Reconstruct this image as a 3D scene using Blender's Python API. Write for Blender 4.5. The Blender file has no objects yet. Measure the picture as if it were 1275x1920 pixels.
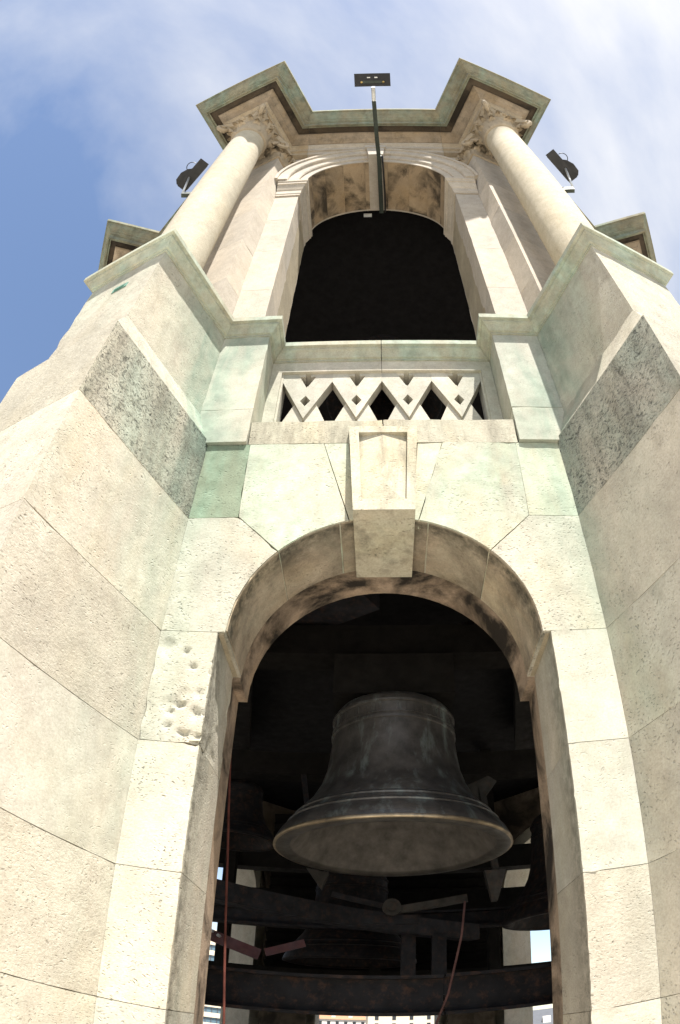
import bpy, bmesh, math, random
from math import sin, cos, tan, radians as rad, pi, sqrt
from mathutils import Vector, Matrix, noise as NZ
random.seed(7)
SC = bpy.context.scene
COL = SC.collection

# ------------------------------------------------------------------ camera (16 mm fisheye, as the photograph)
cam = bpy.data.cameras.new('camera'); CAM = bpy.data.objects.new('camera', cam); COL.objects.link(CAM); SC.camera = CAM
cam.type = 'PANO'; cam.panorama_type = 'FISHEYE_EQUISOLID'
cam.sensor_fit = 'VERTICAL'; cam.sensor_height = 24; cam.sensor_width = 36
FPX = 1276.236
cam.fisheye_lens = FPX * 24 / 1920; cam.fisheye_fov = rad(180); cam.clip_end = 6000; cam.clip_start = .05
_y, _p, _r = rad(-4.859), rad(43.888), rad(2.979)
CF = Vector((sin(_y)*cos(_p), cos(_y)*cos(_p), sin(_p))); _rt = Vector((cos(_y), -sin(_y), 0)); _up = _rt.cross(CF)
CR = _rt*cos(_r) + _up*sin(_r); CU = -_rt*sin(_r) + _up*cos(_r)
CP = Vector((-.017, -3.333, -.006))
M = Matrix((CR, CU, -CF)).transposed().to_4x4(); M.translation = CP; CAM.matrix_world = M
def ray(u, v):                                   # photo pixel -> direction
    a, b = (u-637.5)/FPX, -(v-960)/FPX; rr = max(math.hypot(a, b), 1e-9); th = 2*math.asin(rr/2); k = sin(th)/rr
    return CF*cos(th) + CR*(a*k) + CU*(b*k)
def aty(u, v, y): d = ray(u, v); return CP + d*((y-CP.y)/d.y)
def atd(u, v, dist): return CP + ray(u, v)*dist

# ------------------------------------------------------------------ light
SUN_AZ, SUN_EL = 20.0, 67.0                      # degrees right of the facade's normal, elevation
sl = bpy.data.lights.new('sun', 'SUN'); sl.energy = 4.7; sl.angle = rad(.53); sl.color = (1, .96, .9)
so = bpy.data.objects.new('sun', sl); COL.objects.link(so)
_s = Vector((sin(rad(SUN_AZ))*cos(rad(SUN_EL)), -cos(rad(SUN_AZ))*cos(rad(SUN_EL)), sin(rad(SUN_EL))))
so.rotation_euler = _s.to_track_quat('Z', 'Y').to_euler(); so.location = (3, -12, 30)
W = bpy.data.worlds.new('World'); SC.world = W; W.use_nodes = True
wn, wl = W.node_tree.nodes, W.node_tree.links
wn.clear()
wo = wn.new('ShaderNodeOutputWorld'); bg = wn.new('ShaderNodeBackground'); sky = wn.new('ShaderNodeTexSky')
sky.sky_type = 'NISHITA'; sky.sun_disc = False; sky.sun_elevation = rad(SUN_EL); sky.sun_rotation = rad(180-SUN_AZ); sky.air_density = .9; sky.dust_density = .4; sky.ozone_density = 0.0
bg.inputs[1].default_value = .08
tc = wn.new('ShaderNodeTexCoord'); mp = wn.new('ShaderNodeMapping'); mp.inputs['Location'].default_value = (.26, 16.75, 5.19); mp.inputs['Scale'].default_value = (1, 1, 1.6)
wl.new(tc.outputs['Generated'], mp.inputs[0])
n1 = wn.new('ShaderNodeTexNoise'); n1.inputs['Scale'].default_value = .95; n1.inputs['Detail'].default_value = 9; n1.inputs['Roughness'].default_value = .54; n1.inputs['Distortion'].default_value = .35
wl.new(mp.outputs[0], n1.inputs['Vector'])
cr = wn.new('ShaderNodeValToRGB'); cr.color_ramp.elements[0].position = .43; cr.color_ramp.elements[1].position = .64
cr.color_ramp.elements[0].color = (0, 0, 0, 1); cr.color_ramp.elements[1].color = (1, 1, 1, 1)
wl.new(n1.outputs[0], cr.inputs[0])
mxw = wn.new('ShaderNodeMixRGB'); mxw.inputs[2].default_value = (5.0, 4.95, 4.9, 1)
wl.new(cr.outputs[0], mxw.inputs[0]); wl.new(sky.outputs[0], mxw.inputs[1]); wl.new(mxw.outputs[0], bg.inputs[0]); wl.new(bg.outputs[0], wo.inputs[0])
vs = SC.view_settings; vs.view_transform = 'Standard'; vs.look = 'None'; vs.gamma = 1; vs.exposure = 1.5
SC.cycles.max_bounces = 8; SC.cycles.diffuse_bounces = 4; SC.cycles.use_denoising = True

# ------------------------------------------------------------------ materials
MATS = {}
def nodes(name):
    m = bpy.data.materials.new(name); m.use_nodes = True; t = m.node_tree
    b = t.nodes['Principled BSDF']; MATS[name] = m
    return m, t.nodes, t.links, b
def ramp(n, l, src, p0, p1, c0=(0, 0, 0, 1), c1=(1, 1, 1, 1)):
    r = n.new('ShaderNodeValToRGB'); e = r.color_ramp.elements; e[0].position = p0; e[1].position = p1; e[0].color = c0; e[1].color = c1
    l.new(src, r.inputs[0]); return r.outputs[0]
def mth(n, l, op, a, b=None):
    m = n.new('ShaderNodeMath'); m.operation = op
    for i, x in enumerate((a, b)):
        if x is None: continue
        if isinstance(x, (int, float)): m.inputs[i].default_value = x
        else: l.new(x, m.inputs[i])
    return m.outputs[0]
def mix(n, l, f, a, b, mode='MIX'):
    m = n.new('ShaderNodeMixRGB'); m.blend_type = mode
    for i, x in enumerate((f, a, b)):
        if isinstance(x, (int, float)): m.inputs[i].default_value = x
        elif isinstance(x, tuple): m.inputs[i].default_value = x if len(x) == 4 else (*x, 1)
        else: l.new(x, m.inputs[i])
    return m.outputs[0]
def nz(n, l, vec, scale, detail=6, rough=.55, dist=0.0):
    t = n.new('ShaderNodeTexNoise'); t.inputs['Scale'].default_value = scale; t.inputs['Detail'].default_value = detail
    t.inputs['Roughness'].default_value = rough; t.inputs['Distortion'].default_value = dist; l.new(vec, t.inputs['Vector']); return t.outputs[0]
def scaled(n, l, vec, s, loc=(0, 0, 0)):
    m = n.new('ShaderNodeMapping'); m.inputs['Scale'].default_value = s; m.inputs['Location'].default_value = loc; l.new(vec, m.inputs[0]); return m.outputs[0]

def stone(name, base, grain=.5, pits=.5, green=0.0, gz=None, soot=0.0, streak=0.0, ochre=.25, gcol=(.19, .28, .215), tone=.12, corner=0.0, big_pits=0.0, arris=0.0, inner=False, ccol=((.10, .175, .135), (.26, .36, .28))):
    """limestone: tint, bedding pits, copper-green wash, soot patches of their own shape"""
    base = tuple(x*1.1 for x in base); m, n, l, b = nodes(name)
    g = n.new('ShaderNodeNewGeometry'); pos = g.outputs['Position']; oi = n.new('ShaderNodeObjectInfo'); rnd = oi.outputs['Random']
    off = n.new('ShaderNodeVectorMath'); off.operation = 'ADD'; cmb = n.new('ShaderNodeCombineXYZ')
    l.new(mth(n, l, 'MULTIPLY', rnd, 37.0), cmb.inputs[0]); l.new(mth(n, l, 'MULTIPLY', rnd, 11.0), cmb.inputs[2])
    l.new(pos, off.inputs[0]); l.new(cmb.outputs[0], off.inputs[1]); vec = off.outputs[0]
    big = nz(n, l, vec, 1.3, 5, .6, .4); mid = nz(n, l, vec, 9, 7, .65); fine = nz(n, l, vec, 70, 5, .7)
    c0 = tuple(x*(1-tone*1.6) for x in base); c1 = tuple(min(.9, x*(1+tone)) for x in base)
    col = mix(n, l, ramp(n, l, big, .3, .7), c0, c1)
    col = mix(n, l, mth(n, l, 'MULTIPLY', ramp(n, l, nz(n, l, scaled(n, l, vec, (1, 1, .5), (3, 1, 5)), 2.1, 6, .6), .48, .72), ochre), col, (base[0]*.98, base[1]*.86, base[2]*.64))
    col = mix(n, l, .55, col, mix(n, l, ramp(n, l, mid, .3, .72), (.72, .70, .68, 1), (1.12, 1.12, 1.12, 1)), 'MULTIPLY')
    col = mix(n, l, .5, col, mix(n, l, ramp(n, l, fine, .35, .6), (.70, .68, .65, 1), (1.08, 1.08, 1.08, 1)), 'MULTIPLY')
    tint = mix(n, l, rnd, (.90, .905, .915, 1), (1.06, 1.045, 1.02, 1)); col = mix(n, l, 1.0, col, tint, 'MULTIPLY')
    # pits along the bedding
    wob = n.new('ShaderNodeVectorMath'); wob.operation = 'ADD'; wn_ = n.new('ShaderNodeTexNoise'); wn_.inputs['Scale'].default_value = 6; wn_.inputs['Detail'].default_value = 4; l.new(vec, wn_.inputs['Vector'])
    sc_ = n.new('ShaderNodeVectorMath'); sc_.operation = 'SCALE'; sc_.inputs['Scale'].default_value = .16; l.new(wn_.outputs['Color'], sc_.inputs[0]); l.new(vec, wob.inputs[0]); l.new(sc_.outputs[0], wob.inputs[1])
    def pit(scale, thr, gate0, gate1):
        v = n.new('ShaderNodeTexVoronoi'); v.inputs['Scale'].default_value = scale; l.new(scaled(n, l, wob.outputs[0], (1, 1, 1.9)), v.inputs['Vector'])
        hole = ramp(n, l, v.outputs['Distance'], thr*.35, thr, (1, 1, 1, 1), (0, 0, 0, 1))
        gate = ramp(n, l, nz(n, l, scaled(n, l, vec, (1, 1, 1), (scale, 2, 9)), 3.2, 4, .7), gate0, gate1)
        return mth(n, l, 'MULTIPLY', hole, gate)
    p1 = pit(34, .30, .42, .62); p2 = pit(11, .16, .5, .66)
    pp = mth(n, l, 'MULTIPLY', mth(n, l, 'MAXIMUM', p1, p2), pits)
    col = mix(n, l, mth(n, l, 'MULTIPLY', pp, .78), col, (base[0]*.22, base[1]*.21, base[2]*.2))
    plain_col = mix(n, l, .0, col, col)
    if green > 0:
        gm = ramp(n, l, nz(n, l, scaled(n, l, pos, (1, 1, .3), (7, 3, 2)), 2.4, 7, .62, .6), .40, .66)
        gm = mth(n, l, 'MULTIPLY', gm, green)
        if gz:
            sp = n.new('ShaderNodeSeparateXYZ'); l.new(pos, sp.inputs[0]); mr = n.new('ShaderNodeMapRange'); mr.inputs[1].default_value = gz[0]; mr.inputs[2].default_value = gz[1]
            l.new(sp.outputs[2], mr.inputs[0]); gm = mth(n, l, 'MULTIPLY', gm, mth(n, l, 'ADD', mth(n, l, 'MULTIPLY', mr.outputs[0], .8), .2))
        col = mix(n, l, gm, col, mix(n, l, ramp(n, l, mid, .35, .7), gcol, tuple(min(.8, x*1.75+.08) for x in gcol)))
    if corner > 0:      # copper-green run-off gathered along the re-entrant corners of pier and wall
        sp = n.new('ShaderNodeSeparateXYZ'); l.new(pos, sp.inputs[0])
        dx = mth(n, l, 'SUBTRACT', mth(n, l, 'ABSOLUTE', sp.outputs[0]), 1.40)
        dd = mth(n, l, 'SQRT', mth(n, l, 'ADD', mth(n, l, 'MULTIPLY', dx, dx), mth(n, l, 'MULTIPLY', sp.outputs[1], sp.outputs[1])))
        near = ramp(n, l, dd, .02, .85, (1, 1, 1, 1), (0, 0, 0, 1)); mr = n.new('ShaderNodeMapRange'); mr.inputs[1].default_value = .2; mr.inputs[2].default_value = 5.0; mr.inputs[3].default_value = .12; l.new(sp.outputs[2], mr.inputs[0])
        blot = ramp(n, l, nz(n, l, scaled(n, l, pos, (1, 1, .3), (3, 8, 1)), 2.6, 8, .62, .5), .30, .62)
        cm = mth(n, l, 'MULTIPLY', mth(n, l, 'MULTIPLY', near, mr.outputs[0]), mth(n, l, 'MULTIPLY', blot, corner))
        col = mix(n, l, cm, col, mix(n, l, ramp(n, l, nz(n, l, pos, 5, 7, .65), .35, .7), *ccol))
    if arris > 0:       # grey lichen and dirt band just inside the front arris of the reveal and soffit
        sp = n.new('ShaderNodeSeparateXYZ'); l.new(pos, sp.inputs[0])
        band = mth(n, l, 'MULTIPLY', ramp(n, l, sp.outputs[1], .008, .03), ramp(n, l, mth(n, l, 'ADD', sp.outputs[1], mth(n, l, 'MULTIPLY', nz(n, l, scaled(n, l, pos, (1, 1, .5), (2, 2, 2)), 4, 6, .6), .3)), .20, .46, (1, 1, 1, 1), (0, 0, 0, 1)))
        band = mth(n, l, 'MULTIPLY', band, mth(n, l, 'LESS_THAN', mth(n, l, 'ABSOLUTE', sp.outputs[0]), 1.03))
        band = mth(n, l, 'MULTIPLY', band, mth(n, l, 'MULTIPLY', ramp(n, l, nz(n, l, pos, 14, 6, .7), .28, .6), arris))
        col = mix(n, l, band, col, (.075, .068, .05))
    if big_pits > 0:
        b1 = ramp(n, l, nz(n, l, scaled(n, l, wob.outputs[0], (1, 1, 1.3), (4, 4, 4)), 15, 5, .68, .9), .57, .68); b2 = ramp(n, l, nz(n, l, scaled(n, l, vec, (1, 1, 1.5), (6, 1, 4)), 40, 5, .7, .6), .55, .68)
        gb = ramp(n, l, nz(n, l, scaled(n, l, pos, (1, 1, 1), (9, 1, 3)), 2.3, 5, .7), .32, .50)
        p3 = mth(n, l, 'MULTIPLY', mth(n, l, 'MULTIPLY', mth(n, l, 'MAXIMUM', b1, b2), gb), big_pits)
        col = mix(n, l, mth(n, l, 'MULTIPLY', p3, .9), col, (.025, .03, .024)); pp = mth(n, l, 'MAXIMUM', pp, p3)
    if streak > 0:
        sm = ramp(n, l, nz(n, l, scaled(n, l, pos, (1, 1, .14), (1, 9, 4)), 5.5, 8, .7, .2), .48, .70)
        col = mix(n, l, mth(n, l, 'MULTIPLY', sm, streak), col, (.07, .062, .045))
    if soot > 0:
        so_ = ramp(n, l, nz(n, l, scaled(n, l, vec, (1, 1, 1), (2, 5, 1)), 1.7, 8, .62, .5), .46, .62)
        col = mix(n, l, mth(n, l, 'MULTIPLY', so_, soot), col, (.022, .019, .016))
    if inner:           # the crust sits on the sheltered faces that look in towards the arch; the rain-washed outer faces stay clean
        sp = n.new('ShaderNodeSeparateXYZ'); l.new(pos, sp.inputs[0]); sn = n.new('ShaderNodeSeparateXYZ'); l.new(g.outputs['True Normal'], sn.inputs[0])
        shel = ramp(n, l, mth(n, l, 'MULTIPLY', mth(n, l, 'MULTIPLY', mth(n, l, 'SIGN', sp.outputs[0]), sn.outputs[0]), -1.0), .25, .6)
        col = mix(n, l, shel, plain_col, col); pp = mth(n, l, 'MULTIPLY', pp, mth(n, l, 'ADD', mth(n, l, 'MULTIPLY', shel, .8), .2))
    l.new(col, b.inputs['Base Color']); b.inputs['Roughness'].default_value = .92; b.inputs['Specular IOR Level'].default_value = .15
    h = mth(n, l, 'ADD', mth(n, l, 'MULTIPLY', nz(n, l, scaled(n, l, vec, (1, 1, 1.4)), 38, 6, .72), grain), mth(n, l, 'MULTIPLY', mid, .5*grain))
    h = mth(n, l, 'SUBTRACT', h, mth(n, l, 'MULTIPLY', pp, 1.5))
    bp = n.new('ShaderNodeBump'); bp.inputs['Strength'].default_value = .75; bp.inputs['Distance'].default_value = .012
    l.new(h, bp.inputs['Height']); l.new(bp.outputs[0], b.inputs['Normal'])
    return m

LIME = (.455, .415, .345)
stone('ashlar', LIME, .5, .75, green=.16, ochre=.4, corner=.8, gcol=(.27, .36, .28), arris=.75)
stone('ashlar_smooth', (.45, .415, .35), .22, .2, green=.12, ochre=.25, corner=.8, gcol=(.27, .36, .28), arris=.6)
stone('ashlar_rough', (.44, .40, .33), .8, .7, green=.06, ochre=.2, corner=.8, arris=.6)
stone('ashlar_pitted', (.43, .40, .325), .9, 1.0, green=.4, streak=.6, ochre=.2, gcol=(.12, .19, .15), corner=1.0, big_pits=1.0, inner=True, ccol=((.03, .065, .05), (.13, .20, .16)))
stone('ashlar_green', (.20, .235, .165), .35, .35, green=.7, ochre=.1, gcol=(.10, .165, .11))
stone('ashlar_stained', (.44, .405, .33), .6, .7, green=.3, gz=(4.2, 5.5), streak=.22, corner=1.0)
stone('spandrel', (.45, .42, .335), .35, .5, green=.5, ochre=.6, corner=.8, streak=.06, gcol=(.25, .35, .255), tone=.16)
stone('keystone_stone', (.42, .385, .30), .5, .6, green=.15, streak=.6, ochre=.45)
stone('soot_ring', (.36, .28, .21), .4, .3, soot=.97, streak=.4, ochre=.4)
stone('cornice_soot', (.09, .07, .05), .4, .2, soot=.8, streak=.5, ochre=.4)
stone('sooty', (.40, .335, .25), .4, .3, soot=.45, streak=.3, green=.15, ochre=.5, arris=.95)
stone('upper_wall', (.465, .415, .345), .3, .25, green=0.0, ochre=.2, tone=.08)
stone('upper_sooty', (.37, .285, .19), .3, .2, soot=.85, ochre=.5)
stone('cap_stone', (.40, .385, .30), .25, .2, green=.6, ochre=.4, streak=.18, gcol=(.20, .275, .22))
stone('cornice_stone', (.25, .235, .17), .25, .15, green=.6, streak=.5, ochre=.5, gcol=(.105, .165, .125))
stone('frieze_stone', (.36, .29, .21), .3, .2, streak=.5, soot=.18, ochre=.6)
stone('capital_stone', (.42, .35, .255), .3, .15, streak=.25, ochre=.4)
stone('shaft_stone', (.47, .42, .32), .5, .3, ochre=.35, tone=.06)
stone('mortar', (.36, .31, .22), .8, .2)
plain_paving = True
stone('inner_stone', (.16, .13, .10), .4, .3, soot=.8, streak=.4)  # sooty stone, base darkened to carry the lower chamber's shade

def metal(name, col, rough=.5, metallic=.7, patina=0.0, pcol=(.10, .2, .16), rust=0.0):
    m, n, l, b = nodes(name); g = n.new('ShaderNodeNewGeometry'); pos = g.outputs['Position']
    c = mix(n, l, ramp(n, l, nz(n, l, pos, 7, 7, .65), .35, .68), tuple(x*.6 for x in col), tuple(x*1.3 for x in col))
    if patina: c = mix(n, l, mth(n, l, 'MULTIPLY', ramp(n, l, nz(n, l, scaled(n, l, pos, (1, 1, .25)), 7, 7, .65, .3), .52, .74), patina), c, pcol)
    if rust: c = mix(n, l, mth(n, l, 'MULTIPLY', ramp(n, l, nz(n, l, pos, 16, 7, .7), .5, .72), rust), c, (.10, .045, .022))
    l.new(c, b.inputs['Base Color']); b.inputs['Metallic'].default_value = metallic; b.inputs['Specular IOR Level'].default_value = .5 if metallic > 0 else .1
    l.new(ramp(n, l, nz(n, l, pos, 12, 5), .2, .8, (rough*.75,)*3+(1,), (min(1, rough*1.3),)*3+(1,)), b.inputs['Roughness'])
    bp = n.new('ShaderNodeBump'); bp.inputs['Strength'].default_value = .3; bp.inputs['Distance'].default_value = .004
    l.new(nz(n, l, pos, 45, 6, .7), bp.inputs['Height']); l.new(bp.outputs[0], b.inputs['Normal']); return m
metal('bronze', (.08, .073, .066), .42, .55, .85, (.24, .28, .26))
metal('bronze_inner', (.10, .088, .075), .75, .3, .1, (.12, .12, .09))
metal('bronze_rim', (.34, .27, .18), .4, .8, .9, (.09, .085, .08))
metal('bronze_lip', (.11, .10, .085), .5, .6, .35, (.06, .06, .055))
metal('girder_paint', (.009, .0085, .009), .65, .0, rust=.35)  # girder coat; also blackens the back bells and crown in place of shade
metal('grey_steel', (.016, .016, .018), .65, 0.0, rust=.3)
metal('timber_dark', (.008, .007, .006), .85, 0.0)
metal('hammer_iron', (.04, .037, .033), .7, 0.0, rust=.3)
metal('red_paint', (.06, .012, .011), .6, .1, rust=.4)
metal('rope', (.09, .03, .022), .9, 0.0)
metal('rope_dark', (.07, .035, .03), .9, 0.0)
metal('lamp_black', (.012, .012, .013), .45, .3)
metal('bracket_green', (.035, .045, .035), .5, .3)
metal('galvanised', (.62, .62, .6), .35, .5)
metal('brass', (.5, .36, .14), .35, .9)
metal('copper_roof', (.13, .27, .2), .7, .1)
metal('soot_plaster', (.006, .0055, .0055), .95, 0.0)  # near-black colour standing in for deep shade on ceilings and upper lining
def plain(name, col, rough=.7, metallic=0.0, var=.25, scale=3):
    m, n, l, b = nodes(name); g = n.new('ShaderNodeNewGeometry'); 
    l.new(mix(n, l, nz(n, l, g.outputs['Position'], scale, 5), tuple(x*(1-var) for x in col), tuple(min(1, x*(1+var)) for x in col)), b.inputs['Base Color'])
    b.inputs['Roughness'].default_value = rough; b.inputs['Metallic'].default_value = metallic; return m
plain('paving', (.62, .58, .51), .9, var=.1)
plain('lamp_glass', (.05, .055, .06), .1)
plain('render_cream', (.62, .53, .40), .85, var=.08, scale=.3)
plain('render_yellow', (.60, .42, .20), .85, var=.15, scale=.3)
plain('render_white', (.66, .62, .55), .85, var=.1, scale=.3)
plain('window_glass', (.10, .16, .20), .15, var=.3, scale=.4)
plain('dark_window', (.03, .032, .035), .25)
plain('roof_tile', (.34, .16, .09), .9, var=.3, scale=1.5)
plain('slate', (.07, .075, .085), .8, var=.25, scale=1.5)
plain('city_ground', (.20, .19, .17), .95, var=.3, scale=.01)

# ------------------------------------------------------------------ mesh helpers
ORG = {}
def tag(o, label=None, cat=None, group=None, kind=None):
    for k, v in (('label', label), ('category', cat), ('group', group), ('kind', kind)):
        if v: o[k] = v
    return o
def thing(name, loc, label, cat, group=None):
    o = bpy.data.objects.new(name, None); o.empty_display_size = .2; COL.objects.link(o); o.location = loc; ORG[o] = Vector(loc); return tag(o, label, cat, group)
def mk(name, bm, mat, parent=None, origin=None, smooth=False, rot=0.0):
    """link a bmesh (in world coordinates) as one object under its thing"""
    o_ = ORG[parent] if parent is not None else Vector(origin if origin is not None else (0, 0, 0))
    bmesh.ops.translate(bm, verts=bm.verts, vec=-o_); bmesh.ops.recalc_face_normals(bm, faces=bm.faces)
    me = bpy.data.meshes.new(name); bm.to_mesh(me); bm.free(); me.materials.append(MATS[mat])
    if smooth:
        for pl in me.polygons: pl.use_smooth = True
        if smooth != True: me.set_sharp_from_angle(angle=rad(smooth))
    o = bpy.data.objects.new(name, me); COL.objects.link(o); o.parent = parent
    if parent is None: o.location = o_
    o.rotation_euler.z = rot; ORG[o] = o_; return o
def clone(o, parent, rot=None):
    c = o.copy(); COL.objects.link(c); c.parent = parent
    if rot is not None: c.rotation_euler.z = rot
    ORG[c] = ORG[o]
    for ch in list(o.children): clone(ch, c)
    return c
def B(): return bmesh.new()
def loft(bm, rows, closed=False, caps=False):
    R_ = [[bm.verts.new(p) for p in r] for r in rows]
    for a, b in zip(R_, R_[1:]):
        k = len(a)
        for i in range(k if closed else k-1):
            j = (i+1) % k
            try: bm.faces.new((a[i], a[j], b[j], b[i]))
            except ValueError: pass
    if caps:
        for r in (R_[0][::-1], R_[-1]):
            if len(r) > 2: bm.faces.new(r)
    return R_
def prism(bm, poly, z0, z1, top=None):           # vertical prism on an xy outline
    loft(bm, [[(x, y, z0) for x, y in poly], [(x, y, z1) for x, y in (top or poly)]], True, True)
def prism_y(bm, poly, y0, y1, back=None):        # prism along y on an xz outline
    loft(bm, [[(x, y0, z) for x, z in poly], [(x, y1, z) for x, z in (back or poly)]], True, True)
def box(bm, x0, x1, y0, y1, z0, z1): prism(bm, [(x0, y0), (x1, y0), (x1, y1), (x0, y1)], z0, z1)
def obox(bm, c, ax, ay, az, sx, sy, sz):         # box on three axes (full sizes)
    c = Vector(c); vs_ = []
    for k in (-.5, .5): vs_.append([c+ax*(i*sx)+ay*(j*sy)+az*(k*sz) for i, j in ((-.5, -.5), (.5, -.5), (.5, .5), (-.5, .5))])
    loft(bm, vs_, True, True)
def bar(bm, a, b, w, h, up=Vector((0, 0, 1))):
    a, b = Vector(a), Vector(b); x = (b-a).normalized(); y = up.cross(x).normalized(); z = x.cross(y); obox(bm, (a+b)/2, x, y, z, (b-a).length, w, h)
def tube(bm, pts, r, seg=8):
    pts = [Vector(p) for p in pts]; rows = []
    for i, p in enumerate(pts):
        d = (pts[min(i+1, len(pts)-1)]-pts[max(i-1, 0)]).normalized(); a = d.orthogonal().normalized() if i == 0 else (a - d*a.dot(d)).normalized(); b_ = d.cross(a)
        rr = r[i] if isinstance(r, (list, tuple)) else r
        rows.append([p+(a*cos(2*pi*k/seg)+b_*sin(2*pi*k/seg))*rr for k in range(seg)])
    loft(bm, rows, True, True)
def lathe(bm, prof, c=(0, 0), seg=48, caps=False):
    loft(bm, [[(c[0]+r*cos(2*pi*k/seg), c[1]+r*sin(2*pi*k/seg), z) for k in range(seg)] for r, z in prof], True, caps)
def bevel(bm, off, seg=1):
    es = [e for e in bm.edges if len(e.link_faces) == 2 and e.calc_face_angle(0) > .5]
    if es: bmesh.ops.bevel(bm, geom=es, offset=off, segments=seg, affect='EDGES', profile=.6, clamp_overlap=True)
def roughen(bm, step, amp, chip=.0, dents=0.0, seed=0.0, skip=None, fr=9):
    bm.normal_update()
    lo = [min(v.co[i] for v in bm.verts) for i in range(3)]; hi = [max(v.co[i] for v in bm.verts) for i in range(3)]
    for i in range(3):
        k = int((hi[i]-lo[i])/step)
        for j in range(1, k+1):
            co = Vector((0, 0, 0)); co[i] = lo[i]+(hi[i]-lo[i])*j/(k+1)+step*.12*sin(j*7+i*3); no = Vector((0, 0, 0)); no[i] = 1
            bmesh.ops.bisect_plane(bm, geom=bm.verts[:]+bm.edges[:]+bm.faces[:], dist=1e-5, plane_co=co, plane_no=no)
    bm.normal_update(); S_ = Vector((seed*3.1, seed*1.7, seed*2.3)); mv = []
    for v in bm.verts:
        edge = any(len(e.link_faces) == 2 and e.calc_face_angle(0) > .35 for e in v.link_edges)
        d = amp*NZ.noise(v.co*5+S_)
        if edge and chip and not (skip and skip(v.co)):
            k = NZ.fractal(v.co*fr+S_, 1.0, 2.0, 3); d -= chip*max(0, k-.12)*2.2
        if dents:
            k = NZ.noise(v.co*7.5+S_*2); d -= dents*max(0, k-.25)*3
        mv.append((v, v.normal*d))
    for v, d in mv: v.co += d

# ------------------------------------------------------------------ plan of the octagonal tower
R, PH = 4.70, rad(22.5)
w1, T1, w2, T2 = .541, 6.111, .434, 6.003
TCOL, ZF = 5.59, -1.6
def tw(t, w, s=1, z=None):                       # pier axis coordinates -> world (pier right of the front facet for s = 1)
    x = s*(t*sin(PH) - w*cos(PH)); y = R - t*cos(PH) - w*sin(PH)
    return (x, y) if z is None else (x, y, z)
def tj(w, y): return (R - y - w*sin(PH))/cos(PH)  # where a pier line of offset w meets the plane y
def xline(w, y): return tj(w, y)*sin(PH) - w*cos(PH)
ZS = [-1.6, -.8, -.037, .718, 1.467, 2.215, 3.16, 3.99]

# terrace, ground
bm = B(); lathe(bm, [(.01, -1.62), (13, -1.62), (13.0, -6)], (0, R), 48); bm2 = bm
terrace = mk('terrace', bm2, 'paving', origin=(0, R, -1.62)); tag(terrace, 'pale stone roof terrace around the foot of the bell tower', kind='structure')
bm = B(); loft(bm, [[(-4000, -4000, -46), (4000, -4000, -46)], [(-4000, 4000, -46), (4000, 4000, -46)]]); tag(mk('ground', bm, 'city_ground'), 'city ground far below the tower terrace', kind='structure')
bm = B(); lathe(bm, [(13, -6), (13.0, -46)], (0, R), 48); church = mk('church_body', bm, 'ashlar', origin=(0, R, -46)); tag(church, 'pale masonry body of the building under the terrace', 'building')

TOWER = thing('bell_tower', (0, R, ZF), 'weathered cream limestone octagonal bell tower with arched openings and corner columns', 'bell tower')

# ------------------------------------------------------------------ piers
def rect(t0, t1, w, s=1): return [tw(t0, -w, s), tw(t1, -w, s), tw(t1, w, s), tw(t0, w, s)]
PMATS = {1: ['ashlar', 'ashlar', 'ashlar_rough', 'ashlar_rough', 'ashlar', 'ashlar_rough', 'ashlar_pitted'],
         -1: ['ashlar', 'ashlar', 'ashlar_rough', 'ashlar_smooth', 'ashlar_rough', 'ashlar', 'ashlar_pitted']}
TB = 4.35
def build_pier(s):
    bm = B(); prism(bm, rect(TB+.02, T1-.016, w1-.016, s), ZF, 3.98); prism(bm, rect(TB+.02, T2-.03, w2-.03, s), 3.9, 5.69)
    core = mk('pier', bm, 'mortar', TOWER)
    for i, (z0, z1) in enumerate(zip(ZS, ZS[1:])):
        bm = B(); prism(bm, rect(TB, T1, w1, s), z0+.002, z1-.002); bevel(bm, .004)
        roughen(bm, .11, .0015, .004, -.0 if PMATS[s][i] == 'ashlar_pitted' else 0, seed=i*5+s)
        mk('stone', bm, PMATS[s][i], core, smooth=35)
    bm = B(); prism(bm, rect(TB, T1-.012, w1-.012, s), 3.99, 4.30, rect(TB, T2+.004, w2+.004, s)); bevel(bm, .008); roughen(bm, .12, .003, .008, seed=31+s)
    mk('weathering', bm, 'ashlar_stained', core, smooth=35)
    bm = B(); prism(bm, rect(TB, T2, w2, s), 4.26, 5.52); bevel(bm, .006); roughen(bm, .11, .004, .012, seed=41+s)
    mk('stone', bm, 'ashlar_stained', core, smooth=35)
    return core
PIER_R = build_pier(1); PIER_L = build_pier(-1)
for k in range(1, 7): clone(PIER_R, TOWER, k*pi/4)

_n = Vector((-sin(PH), -cos(PH), 0)); _q = Vector((*tw(T2, 0, -1), 5)); _d = ray(225, 540); _c = CP + _d*((_q-CP).dot(_n)/_d.dot(_n)); _t = Vector((-_n.y, _n.x, 0))
bm = B(); obox(bm, _c, _t, Vector((0, 0, 1)), _n, .17, .075, .012); bevel(bm, .004); obox(bm, _c+_n*.008, _t, Vector((0, 0, 1)), _n, .11, .03, .014); mk('iron_clamp', bm, 'copper_roof', PIER_L)
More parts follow.
